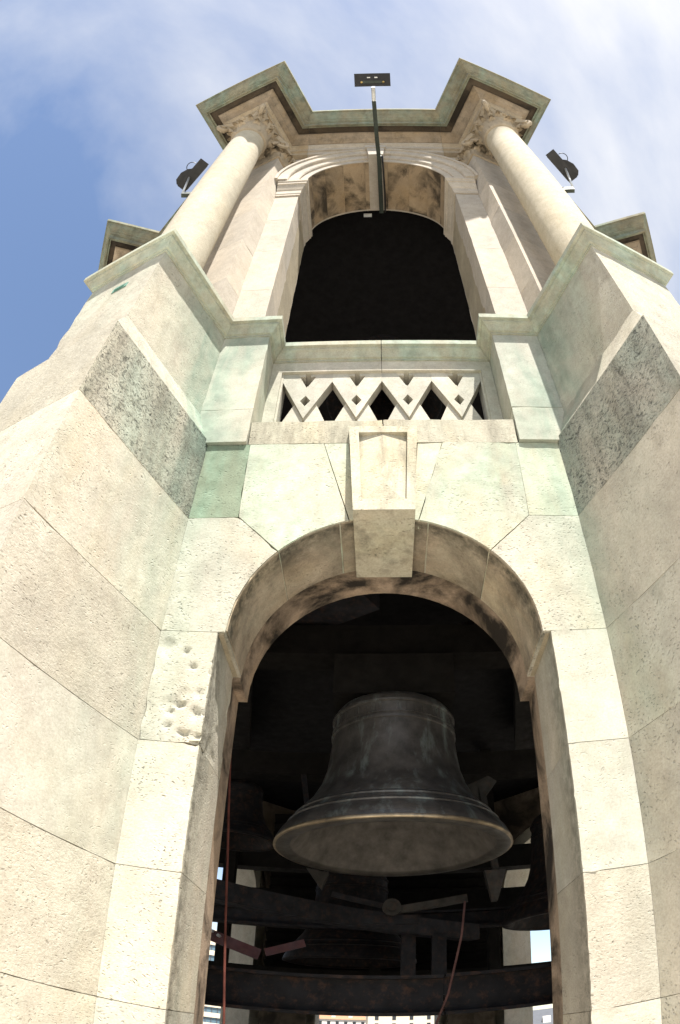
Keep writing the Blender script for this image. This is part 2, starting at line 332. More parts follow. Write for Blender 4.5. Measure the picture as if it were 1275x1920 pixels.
# ------------------------------------------------------------------ lower front wall
DEP = .55
def shrink(x, y):
    return math.copysign(min(abs(x), xline(w1, y)-.002), x)
def wall_stone(name, poly, mat, parent, y0=0.0, y1=DEP, off=.004, rg=None, dents=()):
    bm = B(); back = [(shrink(x, y1), z) for x, z in poly]; front = [(shrink(x, y0), z) for x, z in poly]
    prism_y(bm, front, y0, y1, back); bevel(bm, off)
    if rg: roughen(bm, *rg, skip=lambda c: abs(c.x) > 1.12 or c.y > .1, fr=16)
    for v in bm.verts if dents else ():
        if v.co.y < .03:
            for dx_, dz_, rx, rz, dp in dents:
                q = ((v.co.x-dx_)/rx)**2 + ((v.co.z-dz_)/rz)**2
                if q < 2.2: v.co.y += dp*max(0, 1-q*(.75+.5*NZ.noise(v.co*40)))
    return mk(name, bm, mat, parent, smooth=35)
XJ = xline(w1, 0)
ZSP, RA = 2.215, .95
def arc(a0, a1, r, n=10, zc=ZSP): return [(r*cos(a0+(a1-a0)*i/n), zc+r*sin(a0+(a1-a0)*i/n)) for i in range(n+1)]
ap = lambda x, z: math.atan2(z-ZSP, x)
# mortar core behind the face stones
core_out = [(-XJ, ZF), (-1.02, ZF), (-1.02, ZSP)] + arc(pi, 0, RA+.02, 28) + [(1.02, ZSP), (1.02, ZF), (XJ, ZF), (XJ, 4.20), (-XJ, 4.20)]
bm = B(); prism_y(bm, [(shrink(x, .03), z) for x, z in core_out], .03, DEP-.01, [(shrink(x, DEP), z) for x, z in core_out])
FW = mk('wall', bm, 'mortar', TOWER)
g_ = .002
JD = [(p_.x, p_.z, rx, rz, dp) for p_, rx, rz, dp in [(aty(u, v, 0), rx, rz, dp) for u, v, rx, rz, dp in ((350, 1221, .020, .018, .02), (361, 1250, .024, .02, .02), (338, 1321, .035, .024, .025), (318, 1333, .025, .022, .02), (366, 1338, .04, .035, .02), (314, 1360, .022, .022, .018), (344, 1374, .04, .022, .025), (372, 1380, .03, .02, .02), (372, 1300, .025, .03, .015))]]
for s in (-1, 1):
    JM = ['ashlar', 'ashlar', 'ashlar', 'ashlar', 'ashlar'] if s < 0 else ['ashlar', 'ashlar', 'ashlar_rough', 'ashlar_smooth', 'ashlar_smooth']
    for i in range(5):
        z0, z1 = ZS[i], ZS[i+1]
        sx = lambda x: s*x
        wall_stone('stone', [(s*1.0, z0+g_), (s*XJ, z0+g_), (s*XJ, z1-g_), (s*1.0, z1-g_)], JM[i], FW, dents=JD if (i == 4 and s < 0) else (), rg=(.017 if (i == 4 and s < 0) else .032, .0008, (.016 if s < 0 else .010) if i in (3, 4) else .008, .012 if (i == 4 and s < 0) else 0.0, i*3+s))
    a1 = ap(.70, 2.867)
    # springer stone beside the arch
    wall_stone('stone', [(s*XJ, ZSP+g_), (s*XJ, 3.16-g_), (s*1.0, 3.17-g_)] + [(s*x, z) for x, z in arc(a1-.004, 0, RA, 20)][:-1] + [(s*RA, ZSP+g_)], 'ashlar', FW, rg=(.07, .003, .012, .0, 50+s))
    wall_stone('stone', [(s*XJ, 3.16+g_), (s*XJ, 3.94-g_), (s*1.022, 3.94-g_), (s*1.002, 3.17+g_)], 'ashlar_green' if s < 0 else 'spandrel', FW, rg=(.09, .003, .01, 0, 60+s))
    a2 = ap(.238, 3.149)
    wall_stone('voussoir', [(s*1.0, 3.172+g_), (s*1.019, 3.94-g_), (s*.452, 3.94-g_)] + [(s*x, z) for x, z in arc(a2-.004, a1+.004, RA, 16)], 'spandrel', FW, off=.003, rg=(.09, .003, .008, 0, 70+s))
    a3 = ap(.196, 3.15)
    wall_stone('voussoir', [(s*.447, 3.94-g_), (s*.262, 3.94-g_)] + [(s*x, z) for x, z in arc(a3, a2+.004, RA, 8)], 'spandrel', FW, y0=.003, off=.003)
    wall_stone('stone', [(s*.005, 3.942), (s*1.035, 3.942), (s*1.045, 4.215), (s*.005, 4.215)], 'keystone_stone', FW, y1=.5, off=.005, rg=(.1, .003, .008, 0, 80+s))
# keystone: leans out towards its foot, framed sunk panel with a hipped fillet
bm = B()
ks = [(-.262, 4.085), (.262, 4.085), (.205, 3.088), (-.205, 3.088)]
def kf(x, z): return (x, -.045-.105*(4.085-z)/1.0, z)
pf = [(-.185, 4.0), (.185, 4.0), (.150, 3.20), (-.150, 3.20)]
def kb(x, z, d): p = kf(x, z); return (p[0], p[1]+d, p[2])
o4 = [bm.verts.new(kf(*q)) for q in ks]; i4 = [bm.verts.new(kf(*q)) for q in pf]; k4 = [bm.verts.new(kb(x*.985, z, .04)) for x, z in ((-.185, 3.995), (.185, 3.995), (.150, 3.205), (-.150, 3.205))]
r0, r1 = bm.verts.new(kb(0, 3.995, .012)), bm.verts.new(kb(0, 3.40, .010))
b4 = [bm.verts.new((x*.985, .56, z+.0)) for x, z in ks]
for i in range(4):
    j = (i+1) % 4
    bm.faces.new((o4[i], o4[j], i4[j], i4[i])); bm.faces.new((i4[i], i4[j], k4[j], k4[i])); bm.faces.new((o4[j], o4[i], b4[i], b4[j]))
bm.faces.new((k4[0], r0, r1, k4[3])); bm.faces.new((r0, k4[1], k4[2], r1)); bm.faces.new((k4[3], r1, k4[2])); bm.faces.new((k4[0], k4[1], r0)); bm.faces.new(b4[::-1]); bevel(bm, .004)
mk('keystone', bm, 'keystone_stone', FW)
# sooty soffit facing: second inner order of the arch, behind the face stones
bm = B(); ring = [(-1.12, ZF), (-1.02, ZF), (-1.02, ZSP-.02), (-RA-.004, ZSP-.02)] + arc(pi, 0, RA+.004, 28) + [(RA+.004, ZSP-.02), (1.02, ZSP-.02), (1.02, ZF), (1.12, ZF), (1.12, 3.9), (-1.12, 3.9)]
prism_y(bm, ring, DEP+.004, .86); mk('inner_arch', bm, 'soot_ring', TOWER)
# thin soffit voussoirs (the lighter and darker stones seen from below)
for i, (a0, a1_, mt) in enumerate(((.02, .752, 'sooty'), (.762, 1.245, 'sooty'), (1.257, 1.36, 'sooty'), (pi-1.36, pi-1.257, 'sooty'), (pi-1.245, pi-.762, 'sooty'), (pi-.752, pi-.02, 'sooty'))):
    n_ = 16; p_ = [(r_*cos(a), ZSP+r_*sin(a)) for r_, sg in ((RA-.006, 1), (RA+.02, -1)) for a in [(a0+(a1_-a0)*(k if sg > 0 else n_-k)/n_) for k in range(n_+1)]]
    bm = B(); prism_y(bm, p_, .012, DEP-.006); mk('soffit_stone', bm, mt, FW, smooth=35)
# other facets of the lower storey: one wall each with its arch
bm = B(); XI = xline(w1, 0); cw = [(-XI, ZF), (-1.0, ZF), (-1.0, ZSP)] + arc(pi, 0, RA, 24) + [(1.0, ZSP), (1.0, ZF), (XI, ZF), (XI, 5.50), (-XI, 5.50)]
prism_y(bm, cw, 0, .84, [(shrink(x, .84), z) for x, z in cw]); ow = mk('wall', bm, 'ashlar', TOWER, rot=pi/4)
for k in range(2, 8): clone(ow, TOWER, k*pi/4)

# ------------------------------------------------------------------ pedestals, caps and balustrade of the front
YP, YB = -.03, .28
def xj2(y): return xline(w2, y)
for s in (-1, 1):
    for z0, z1, mt in ((3.945, 4.355, 'ashlar_smooth'), (4.36, 5.50, 'ashlar_smooth')):
        bm = B(); prism(bm, [(s*1.05, YP), (s*(xj2(YP)-.002), YP), (s*(xj2(.5)-.002), .5), (s*1.05, .5)], z0, z1); bevel(bm, .004); roughen(bm, .08, .002, .008, 0, z0+s)
        mk('pedestal', bm, mt, TOWER, smooth=35)
CAPP = [(-.02, 5.49), (.012, 5.49), (.012, 5.515), (.03, 5.52), (.042, 5.545), (.062, 5.58), (.082, 5.60), (.086, 5.625), (.113, 5.63), (.113, 5.695), (.10, 5.70)]
bm = B(); rows = []
for e, z in CAPP + [(-.25, 5.702)]:
    P = [(tj(w2+e, YP-e), w2+e), (T2+e, w2+e), (T2+e, -w2-e), (tj(w2+e, YP-e), -w2-e)]
    rows.append([tw(t, w, 1, z) for t, w in P])
loft(bm, rows); pc = mk('pier_cap', bm, 'cap_stone', TOWER)
for k in range(1, 8): clone(pc, TOWER, k*pi/4)
for s in (-1, 1):
    bm = B(); rows = []
    for e, z in CAPP + [(-.14, 5.702)]:
        rows.append([(s*(xj2(YP-e)-(e/cos(PH))*(1-0) if False else s*xline(w2+e, YP-e)), YP-e, z), (s*(1.05-e), YP-e, z), (s*(1.05-e), YB-max(e, -.1), z)])
    rows = [[(s*xline(w2+e, YP-e), YP-e, z), (s*(1.05-e), YP-e, z), (s*(1.05-e), YB-e+.0 if e > 0 else YB, z)] for e, z in CAPP + [(-.14, 5.702)]]
    loft(bm, rows); mk('pedestal_cap', bm, 'cap_stone', TOWER)
    bm = B(); rows = [[(s*.003, YB-e, z), (s*(1.05-e-.003), YB-e, z)] for e, z in CAPP + [(-.2, 5.702)]]
    rows.append([(s*.003, YB+.2, 5.49), (s*1.05, YB+.2, 5.49)]); loft(bm, rows); bm.faces.new([bm.verts[i] for i in range(0, len(bm.verts), 2)]) if False else None
    mk('balustrade_rail', bm, 'cap_stone', TOWER)
BAL = None
bm = B()
LX, LZ0, LZ1 = .925, 4.30, 5.335
for s in (-1, 1):
    x0, x1 = sorted((s*.002, s*1.048)); box(bm, x0, x1, YB, .46, LZ1, 5.495)
    x0, x1 = sorted((s*(LX+.02), s*1.048)); box(bm, x0, x1, YB+.001, .459, 4.20, LZ1)
    x0, x1 = sorted((s*LX, s*(LX+.022))); box(bm, x0, x1, YB+.025, .458, 4.20, LZ1)
box(bm, -LX, LX, YB+.03, .457, 4.19, LZ0)
BAL = mk('balustrade', bm, 'ashlar_smooth', TOWER)
mod = 2*LX/4; hw = mod/2
def lat(polys, y0, y1, x0, name='lattice_bar'):
    bm = B()
    for p_ in polys: prism_y(bm, [(x0+x, z) for x, z in p_], y0, y1)
    bevel(bm, .004); return mk(name, bm, 'ashlar_smooth', BAL)
for i in range(4):
    xc = -LX + mod*(i+.5); ZV, ZT, bw = 4.65, 5.335, .19
    sl_ = .42; zx = ZV+hw*.998/sl_; s2 = .35
    for s in (-1, 1):      # V arms, front plane
        zi = ZV + bw/sl_
        lat([[(0, ZV), (s*hw*.998, zx), (s*hw*.998, ZT), (s*sl_*(ZT-zi), ZT), (0, zi), (0, 4.985), (s*.047, 4.905), (0, 4.825)]], YB+.03+.0004*s, YB+.125, xc)
        zb = 5.17; zlo = LZ0-.02; dz = zb-zlo
        ox = s2*dz
        lat([[(0, zb), (s*min(ox, hw*.998), zb-min(ox, hw*.998)/s2), (s*min(ox, hw*.998), zlo), (s*(ox-.175), zlo), (0, zlo+(ox-.175)/s2), (0, 4.81), (s*.055, 4.905), (0, 5.0)]], YB+.056+.0004*s, YB+.15, xc, 'lattice_bar')
        # curled cusps at the head
        lat([[(s*.022, ZT), (s*.125, ZT), (s*.10, ZT-.055), (s*.055, ZT-.038), (s*.024, ZT-.045)]], YB+.034, YB+.12, xc, 'lattice_cusp')

# ------------------------------------------------------------------ upper storey, front
YJ, XU, RU, ZU, YBK, WR, TR = .10, 1.19, 1.12, 10.5, 1.0, .33, 5.12
XW = xline(WR, YJ)
ZJ = [5.70, 6.75, 7.85, 8.95, 9.98]
UW_bm = B(); ush = lambda x, y: math.copysign(min(abs(x), xline(WR, y)-.002), x)
cu = [(-XW, 5.5), (-XU-.012, 5.5), (-XU-.012, ZU)] + arc(pi, 0, RU+.03, 24, ZU) + [(XU+.012, ZU), (XU+.012, 5.5), (XW, 5.5), (XW, 12.3), (-XW, 12.3)]
prism_y(UW_bm, cu, YJ+.012, YBK-.01, [(ush(x, YBK), z) for x, z in cu]); UW = mk('upper_wall', UW_bm, 'mortar', TOWER)
for s in (-1, 1):
    for i in range(4):
        bm = B(); z0, z1 = ZJ[i]+.002, ZJ[i+1]-.002
        prism(bm, [(s*XU, YJ), (s*(XW-.002), YJ), (s*(ush(XW, YBK)), YBK), (s*XU, YBK)], z0, z1); bevel(bm, .004); roughen(bm, .14, .002, .006, 0, i*4+s)
        mk('stone', bm, 'upper_wall', UW, smooth=35)
    IMP = [(0, 9.98), (.02, 9.98), (.02, 10.03), (.03, 10.05), (.03, 10.18), (.045, 10.2), (.075, 10.30), (.08, 10.34), (.10, 10.35), (.10, 10.42), (.115, 10.43), (.115, 10.495), (0, 10.5)]
    bm = B(); loft(bm, [[(s*XW, YJ-e, z), (s*(XU-e), YJ-e, z), (s*(XU-e), YBK, z)] for e, z in IMP]); mk('impost', bm, 'upper_wall', UW)
    # spandrel
    bm = B(); sp_ = [(s*XW, ZU)] + [(s*XW, 12.28), (s*.002, 12.28)] + [(s*x, z) for x, z in arc(pi/2, .06, 1.6, 12, ZU)]
    sp_ = [(s*min(abs(x), XW), z) for x, z in sp_]; sp_ = [sp_[1], sp_[2]] + [q for q in sp_[3:] if q[1] > ZU+.1] + [(s*XW, ZU+.1)]
    out = []
    for q in sp_:
        if not out or (abs(q[0]-out[-1][0])+abs(q[1]-out[-1][1])) > 1e-4: out.append(q)
    prism_y(bm, out, YJ, .6); mk('stone', bm, 'upper_wall', UW)
AP = [(1.12, YBK), (1.12, .045), (1.235, .045), (1.24, .02), (1.255, .015), (1.26, .01), (1.40, .01), (1.405, -.02), (1.42, -.035), (1.44, -.04), (1.56, -.04), (1.565, -.065), (1.61, -.07), (1.62, -.04), (1.62, .2), (1.62, YBK)]
nv = 9
for i in range(nv):
    a0, a1_ = i*pi/nv+.0012, (i+1)*pi/nv-.0012
    bm = B(); rows = []
    for k in range(9):
        a = a0+(a1_-a0)*k/8; rows.append([(r_*cos(a), y_, ZU+r_*sin(a)) for r_, y_ in AP])
    loft(bm, rows, True, True); v_ = mk('voussoir', bm, 'upper_wall', UW, smooth=25)
    bm = B(); rows = []
    for k in range(9):
        a = a0+(a1_-a0)*k/8; rows.append([((1.12-d)*cos(a), y_, ZU+(1.12-d)*sin(a)) for d, y_ in ((-.02, .06), (.003, .06), (.003, YBK-.03), (-.02, YBK-.03))])
    loft(bm, rows, True, True); mk('soffit_stone', bm, 'upper_sooty', UW, smooth=25)
bm = B(); kp = [(-.125, 11.60), (.125, 11.60), (.165, 12.16), (-.165, 12.16)]; prism_y(bm, kp, -.10, YBK-.005); bevel(bm, .006); box(bm, -.185, .185, -.115, .3, 12.05, 12.19); mk('keystone', bm, 'upper_wall', UW)
# other facets of the upper storey
bm = B(); cw = [(-XW, 5.5), (-XU, 5.5), (-XU, ZU)] + arc(pi, 0, RU, 24, ZU) + [(XU, ZU), (XU, 5.5), (XW, 5.5), (XW, 12.3), (-XW, 12.3)]
prism_y(bm, cw, YJ, YBK, [(ush(x, YBK), z) for x, z in cw]); ow = mk('upper_wall', bm, 'upper_wall', TOWER, rot=pi/4)
bm = B(); box(bm, -1.1, 1.1, .2, .45, 4.3, 5.7); orail = mk('balustrade', bm, 'ashlar_smooth', TOWER, rot=pi/4)
for k in range(2, 8): clone(ow, TOWER, k*pi/4); clone(orail, TOWER, k*pi/4)
# responds behind the columns
def build_respond():
    bm = B(); prism(bm, rect(4.5, TR-.012, WR-.012), 5.6, 11.5); core = mk('respond', bm, 'mortar', TOWER)
    zz = [5.70, 6.6, 7.7, 8.8, 9.9, 10.9, 11.45]
    for i in range(6):
        bm = B(); prism(bm, rect(4.5, TR, WR), zz[i]+.002, zz[i+1]-.002); bevel(bm, .004); roughen(bm, .16, .002, .005, 0, i*2.0); mk('stone', bm, 'upper_wall', core, smooth=35)
    return core
RESP = build_respond()

# ------------------------------------------------------------------ leaves, capitals, columns
def leaf(bm, p, out, up_h, width, curl, thick=.02):
    """acanthus leaf: rises along the bell, tip curls outward"""
    out = Vector(out).normalized(); side = Vector((0, 0, 1)).cross(out); p = Vector(p); rows = []
    for k in range(9):
        t = k/8
        if t < .7: q = p + Vector((0, 0, up_h*t/.7*.92)) + out*(.01+.045*t)
        else:
            a = (t-.7)/.3*pi*.95; rr = curl*.5
            q = p + Vector((0, 0, up_h*.92+rr*sin(a)*.9)) + out*(.042+rr*(1-cos(a)))
        ww = width*(.75+.5*sin(pi*min(t*1.15, 1)))*(1-.55*max(0, t-.6)/.4); lob = 1+.12*math.cos(t*pi*7)
        rows.append([q + side*(ww*.5*lob*u) + out*(.018*(1-abs(u)*1.6)) for u in (-1, -.55, 0, .55, 1)])
    front = loft(bm, rows); loft(bm, [[Vector(v.co)-out*thick for v in r] for r in front])
def volute(bm, c, diag, r0, thick):
    """spiral scroll under an abacus corner, rolled in the vertical plane of the diagonal"""
    diag = Vector(diag).normalized(); side = Vector((0, 0, 1)).cross(diag); c = Vector(c); pts = []; rad_ = []
    for k in range(30):
        t = k/29; a = pi*.5 - t*pi*3.6; r_ = r0*(1-.8*t); pts.append(c+diag*(r_*cos(a))+Vector((0, 0, r_*sin(a)))); rad_.append(thick*(1-.45*t))
    tube(bm, [c - diag*r0*2.6 + Vector((0, 0, -r0*2.4)), c - diag*r0*1.4 + Vector((0, 0, -r0*.2))] + pts, [thick*.6, thick*.9]+rad_, 7)
    tube(bm, [c-side*thick*1.5, c+side*thick*1.5], r0*.5, 10)
ax_t = Vector((sin(PH), -cos(PH), 0)); ax_w = Vector((-cos(PH), -sin(PH), 0))
def capital_mesh():
    c = Vector((*tw(TCOL, 0), 0)); bm = B(); z0 = 11.47
    lathe(bm, [(.265, z0), (.265, z0+.2), (.285, z0+.35), (.33, z0+.48), (.39, z0+.55), (.30, z0+.56)], (c.x, c.y), 32)
    for k in range(8):
        a = k*pi/4; o = ax_t*cos(a)+ax_w*sin(a); leaf(bm, c+o*.265+Vector((0, 0, z0)), o, .24, .19, .12)
    for k in range(8):
        a = k*pi/4+pi/8; o = ax_t*cos(a)+ax_w*sin(a); leaf(bm, c+o*.275+Vector((0, 0, z0+.12)), o, .32, .17, .13)
    for i, j in ((1, 1), (1, -1), (-1, 1), (-1, -1)):
        d = (ax_t*i+ax_w*j); volute(bm, c+d*.385+Vector((0, 0, z0+.455)), d, .105, .045)
        leaf(bm, c+d.normalized()*.30+Vector((0, 0, z0+.2)), d, .24, .15, .13)
    for o in (ax_t, -ax_t, ax_w, -ax_w):
        q = c+o*.375+Vector((0, 0, z0+.575))
        for m_ in range(6):
            a = m_*pi/3; s_ = o.cross(Vector((0, 0, 1))); bmesh.ops.create_icosphere(bm, subdivisions=1, radius=.032, matrix=Matrix.Translation(q+s_*(.04*cos(a))+Vector((0, 0, .04*sin(a)))))
        bmesh.ops.create_icosphere(bm, subdivisions=1, radius=.03, matrix=Matrix.Translation(q+o*.025))
    # abacus with hollow sides and cut horns
    def ab(h, mid):
        pts = []
        cs = [(1, 1), (-1, 1), (-1, -1), (1, -1)]
        for i in range(4):
            (a, b_), (a2, b2) = cs[i], cs[(i+1) % 4]
            for k in range(8):
                t = k/8; u = -1+2*(t*.94+.03); hollow = (h-mid)*(1-u*u)
                pa = Vector((a+(a2-a)*(t*.94+.03), b_+(b2-b_)*(t*.94+.03), 0)); nrm = Vector(((a+a2)/2, (b_+b2)/2, 0)).normalized()
                q = pa*h - nrm*hollow; pts.append(c+ax_t*q.x+ax_w*q.y)
        return pts
    rows = [[q+Vector((0, 0, z)) for q in ab(h, m_)] for h, m_, z in ((.43, .30, z0+.555), (.45, .315, z0+.57), (.455, .32, z0+.60), (.48, .34, z0+.615), (.49, .35, z0+.645), (.49, .35, 12.118))]
    loft(bm, rows, True, True); return bm
bm = B(); c0 = tw(TCOL, 0); lathe(bm, [(.302, 5.95), (.303, 7.2), (.300, 8.3), (.292, 9.6), (.282, 10.8), (.275, 11.38), (.285, 11.40)], c0, 40)
colm = mk('column', bm, 'shaft_stone', TOWER, smooth=True)
bm = B(); box_ = rect(TCOL-.40, TCOL+.40, .40); prism(bm, box_, 5.70, 5.78); lathe(bm, [(.30, 5.78), (.385, 5.785), (.395, 5.82), (.385, 5.855), (.345, 5.86), (.33, 5.885), (.345, 5.905), (.36, 5.91), (.365, 5.93), (.355, 5.95), (.305, 5.965)], c0, 40); mk('column_base', bm, 'shaft_stone', colm, smooth=30)
bm = B(); lathe(bm, [(.272, 11.37), (.292, 11.375), (.292, 11.395), (.30, 11.40), (.312, 11.425), (.305, 11.455), (.28, 11.465), (.26, 11.47)], c0, 40); mk('neck_ring', bm, 'capital_stone', colm, smooth=30)
mk('capital', capital_mesh(), 'capital_stone', colm, smooth=40)
# respond capital: flat version on the two faces that show
bm = B(); prism(bm, rect(4.5, TR, WR-.02), 11.45, 12.0)
prism(bm, rect(4.5, TR+.03, WR+.03), 11.42, 11.47)
for wv in (-.24, 0, .24):
    q = Vector((*tw(TR, wv), 11.47)); leaf(bm, q, ax_t, .24, .2, .12); 
for wv in (-.12, .12): q = Vector((*tw(TR, wv), 11.6)); leaf(bm, q, ax_t, .3, .18, .12)
for sd in (1, -1):
    for tv in (TR-.08, TR-.28): q = Vector((*tw(tv, sd*(WR-.02)), 11.47)); leaf(bm, q, ax_w*sd, .24, .19, .12)
    q = Vector((*tw(TR-.18, sd*(WR-.02)), 11.6)); leaf(bm, q, ax_w*sd, .3, .18, .12)
    d = (ax_t+ax_w*sd); volute(bm, Vector((*tw(TR+.05, sd*(WR+.03)), 11.93)), d, .085, .035); leaf(bm, Vector((*tw(TR-.03, sd*(WR-.05)), 11.66)), d, .24, .15, .12)
    volute(bm, Vector((*tw(TR-.30, sd*(WR+.05)), 11.93)), ax_w*sd, .07, .03)
prism(bm, rect(4.5, TR+.07, WR+.07), 12.03, 12.118, rect(4.5, TR+.09, WR+.09)); mk('capital', bm, 'capital_stone', RESP, smooth=40)
for k in range(1, 8): clone(colm, TOWER, k*pi/4); clone(RESP, TOWER, k*pi/4)

# ------------------------------------------------------------------ entablature with a break over each column
TF, WF, Y0, XS = 5.89, .30, .04, 1.22
ARCH = [(-.27, 12.12), (.035, 12.12), (.035, 12.24), (.048, 12.245), (.048, 12.25), (.075, 12.252), (.075, 12.375), (.085, 12.38), (.11, 12.41), (.125, 12.415), (.13, 12.45), (.09, 12.46)]
FRZ = [(.06, 12.455), (.085, 12.46), (.085, 12.56), (.12, 12.57), (.15, 12.60), (.19, 12.62), (.20, 12.65), (.255, 12.70), (.275, 12.73), (.28, 12.76), (.10, 12.77)]
SOFF = [(.10, 12.762), (.285, 12.765), (.29, 12.80), (.425, 12.80), (.43, 12.765)]
CORN = [(.40, 12.765), (.43, 12.765), (.44, 12.74), (.465, 12.735), (.465, 12.87), (.485, 12.875), (.485, 12.90), (.50, 12.905), (.515, 12.93), (.515, 12.945), (.53, 12.95), (.545, 12.985), (.57, 13.01), (.60, 13.04), (.62, 13.085), (.632, 13.12), (.634, 13.125), (.665, 13.128), (.665, 13.21), (.60, 13.225), (-.3, 13.26)]
def ent_pier(prof, gap):
    bm = B(); rows = []
    for e, z in prof:
        y = Y0-e; A = (XS+gap)*sin(PH)+(R-y)*cos(PH), -(XS+gap)*cos(PH)+(R-y)*sin(PH); wj = WF+e
        J = (tj(wj, y), wj)
        P = [A, J, (TF+e, wj)]; P += [(t, -w) for t, w in P[::-1]]
        rows.append([tw(t, w, 1, z) for t, w in P])
    loft(bm, rows); return bm
def ent_face(prof):
    bm = B(); loft(bm, [[(-XS, Y0-e, z), (XS, Y0-e, z)] for e, z in prof]); return bm
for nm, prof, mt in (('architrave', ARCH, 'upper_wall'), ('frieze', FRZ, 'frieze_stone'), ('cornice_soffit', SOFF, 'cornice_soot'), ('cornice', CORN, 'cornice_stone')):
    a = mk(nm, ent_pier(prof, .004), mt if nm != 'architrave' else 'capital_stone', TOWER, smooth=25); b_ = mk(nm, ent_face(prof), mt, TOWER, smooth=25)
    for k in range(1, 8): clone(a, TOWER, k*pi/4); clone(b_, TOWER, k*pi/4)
# roof, ceilings and floors
def octo(r, off=PH): return [(r*sin(off+k*pi/4), R+r*cos(off+k*pi/4)) for k in range(8)]
bm = B(); loft(bm, [[(x, y, 13.2) for x, y in octo(5.0)], [(x, y, 13.45) for x, y in octo(4.7)], [(x, y, 15.2) for x, y in octo(2.4)], [(x, y, 15.8) for x, y in octo(.1)]], True, True); mk('roof', bm, 'copper_roof', TOWER)
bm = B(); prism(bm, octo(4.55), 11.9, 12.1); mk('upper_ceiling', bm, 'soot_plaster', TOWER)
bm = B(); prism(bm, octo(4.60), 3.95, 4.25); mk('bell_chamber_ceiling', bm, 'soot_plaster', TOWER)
bm = B(); prism(bm, octo(4.55), -1.62, -1.57); mk('bell_chamber_floor', bm, 'timber_dark', TOWER)
for x_ in (-.42, .44): bm = B(); box(bm, x_-.05, x_+.05, -.56, -.44, 13.22, 13.30); bevel(bm, .02); mk('gutter_knob', bm, 'copper_roof', TOWER)

for k in range(8):  # dark sheets added inside the walls to paint the interior's shade
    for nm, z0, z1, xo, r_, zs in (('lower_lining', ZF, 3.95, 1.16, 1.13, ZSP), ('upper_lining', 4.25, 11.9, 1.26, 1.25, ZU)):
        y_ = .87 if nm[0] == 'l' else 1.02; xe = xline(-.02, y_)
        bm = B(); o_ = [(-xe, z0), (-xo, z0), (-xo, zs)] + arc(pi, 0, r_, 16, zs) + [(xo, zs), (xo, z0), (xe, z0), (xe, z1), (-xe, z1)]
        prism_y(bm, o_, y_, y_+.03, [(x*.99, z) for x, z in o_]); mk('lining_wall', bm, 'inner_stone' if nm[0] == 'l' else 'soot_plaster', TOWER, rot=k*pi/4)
# ------------------------------------------------------------------ bells
def bell(name, c, zm, rm, h, label, group='bells in the tower', seg=64, lite=False, rim='bronze_rim', body='bronze'):
    t = thing(name, (c[0], c[1], zm), label, 'bell', group)
    k = rm; P = [(1.0, 0), (.995, .03), (.96, .08), (.905, .13), (.908, .14), (.895, .15), (.875, .155), (.85, .185), (.852, .195), (.84, .205), (.815, .215), (.81, .225), (.71, .315), (.635, .42), (.59, .53), (.567, .64), (.553, .74), (.548, .78), (.562, .785), (.562, .80), (.548, .805), (.546, .82), (.556, .823), (.556, .83), (.544, .835), (.542, .90), (.558, .905), (.558, .92), (.54, .925), (.53, .955), (.50, .985), (.44, 1.01), (.30, 1.03), (.05, 1.04)]
    bm = B(); lathe(bm, [(r*k, zm+z*h) for r, z in P], c, seg); mk('bell_body', bm, body, t, smooth=30)
    bm = B(); lathe(bm, [(.86*k, zm+.012*h), (.80*k, zm+.08*h), (.70*k, zm+.2*h), (.58*k, zm+.4*h), (.5*k, zm+.65*h), (.45*k, zm+.9*h), (.02, zm+.95*h)], c, seg); mk('bell_mouth', bm, 'girder_paint' if lite else 'bronze_inner', t, smooth=True)
    bm = B(); lathe(bm, [(.86*k, zm+.012*h), (.88*k, zm-.006), (.97*k, zm-.012), (.985*k, zm-.006)], c, seg); mk('bell_lip', bm, 'girder_paint' if lite else 'bronze_lip', t, smooth=True)
    bm = B(); lathe(bm, [(.985*k, zm-.007), (1.006*k, zm-.002), (1.004*k, zm+.012*h), (.998*k, zm+.018*h)], c, seg); mk('bell_rim', bm, rim, t, smooth=True)
    if not lite:
        bm = B()
        for i in range(46):      # raised lettering-like ornament band
            a = 2*pi*i/46
            if i % 5 == 4: continue
            o = Vector((cos(a), sin(a), 0)); s_ = Vector((-sin(a), cos(a), 0)); obox(bm, Vector((c[0], c[1], zm+.86*h))+o*(.545*k), s_, o, Vector((0, 0, 1)), .035*k*(.6+.4*((i*7) % 3)/2), .012, .05*h)
        mk('ornament_band', bm, 'bronze', t)['kind'] = 'stuff'
        bm = B(); 
        for i in range(6):
            a = pi*i/6; o = Vector((cos(a), sin(a), 0)); z_ = zm+1.03*h; cc = Vector((c[0], c[1], z_))
            tube(bm, [cc+o*.16, cc+o*.22+Vector((0, 0, .12)), cc+o*.1+Vector((0, 0, .26)), cc-o*.1+Vector((0, 0, .26)), cc-o*.22+Vector((0, 0, .12)), cc-o*.16], .035, 8)
        mk('crown', bm, 'girder_paint', t, smooth=True)
        bm = B(); box(bm, c[0]-.5, c[0]+.5, c[1]-.30, c[1]+.2, zm+1.045*h, zm+1.045*h+.38); bevel(bm, .03); mk('headstock', bm, 'timber_dark', t)
    bm = B(); cc = Vector((c[0], c[1], zm)); tube(bm, [cc+Vector((0, .0, .9*h)), cc+Vector((.01, .06, .6*h)), cc+Vector((.02, .14, .42*h))], [.03, .03, .04], 8)
    bmesh.ops.create_uvsphere(bm, u_segments=16, v_segments=10, radius=.085*k, matrix=Matrix.Translation(cc+Vector((.02, .14, .42*h)))); mk('clapper', bm, 'grey_steel', t, smooth=True)
    return t
bell('bronze_bell', (.085, 1.86), 1.40, .915, 1.22, 'large dark bronze bell hanging in the lower arch, its worn rim nearest')
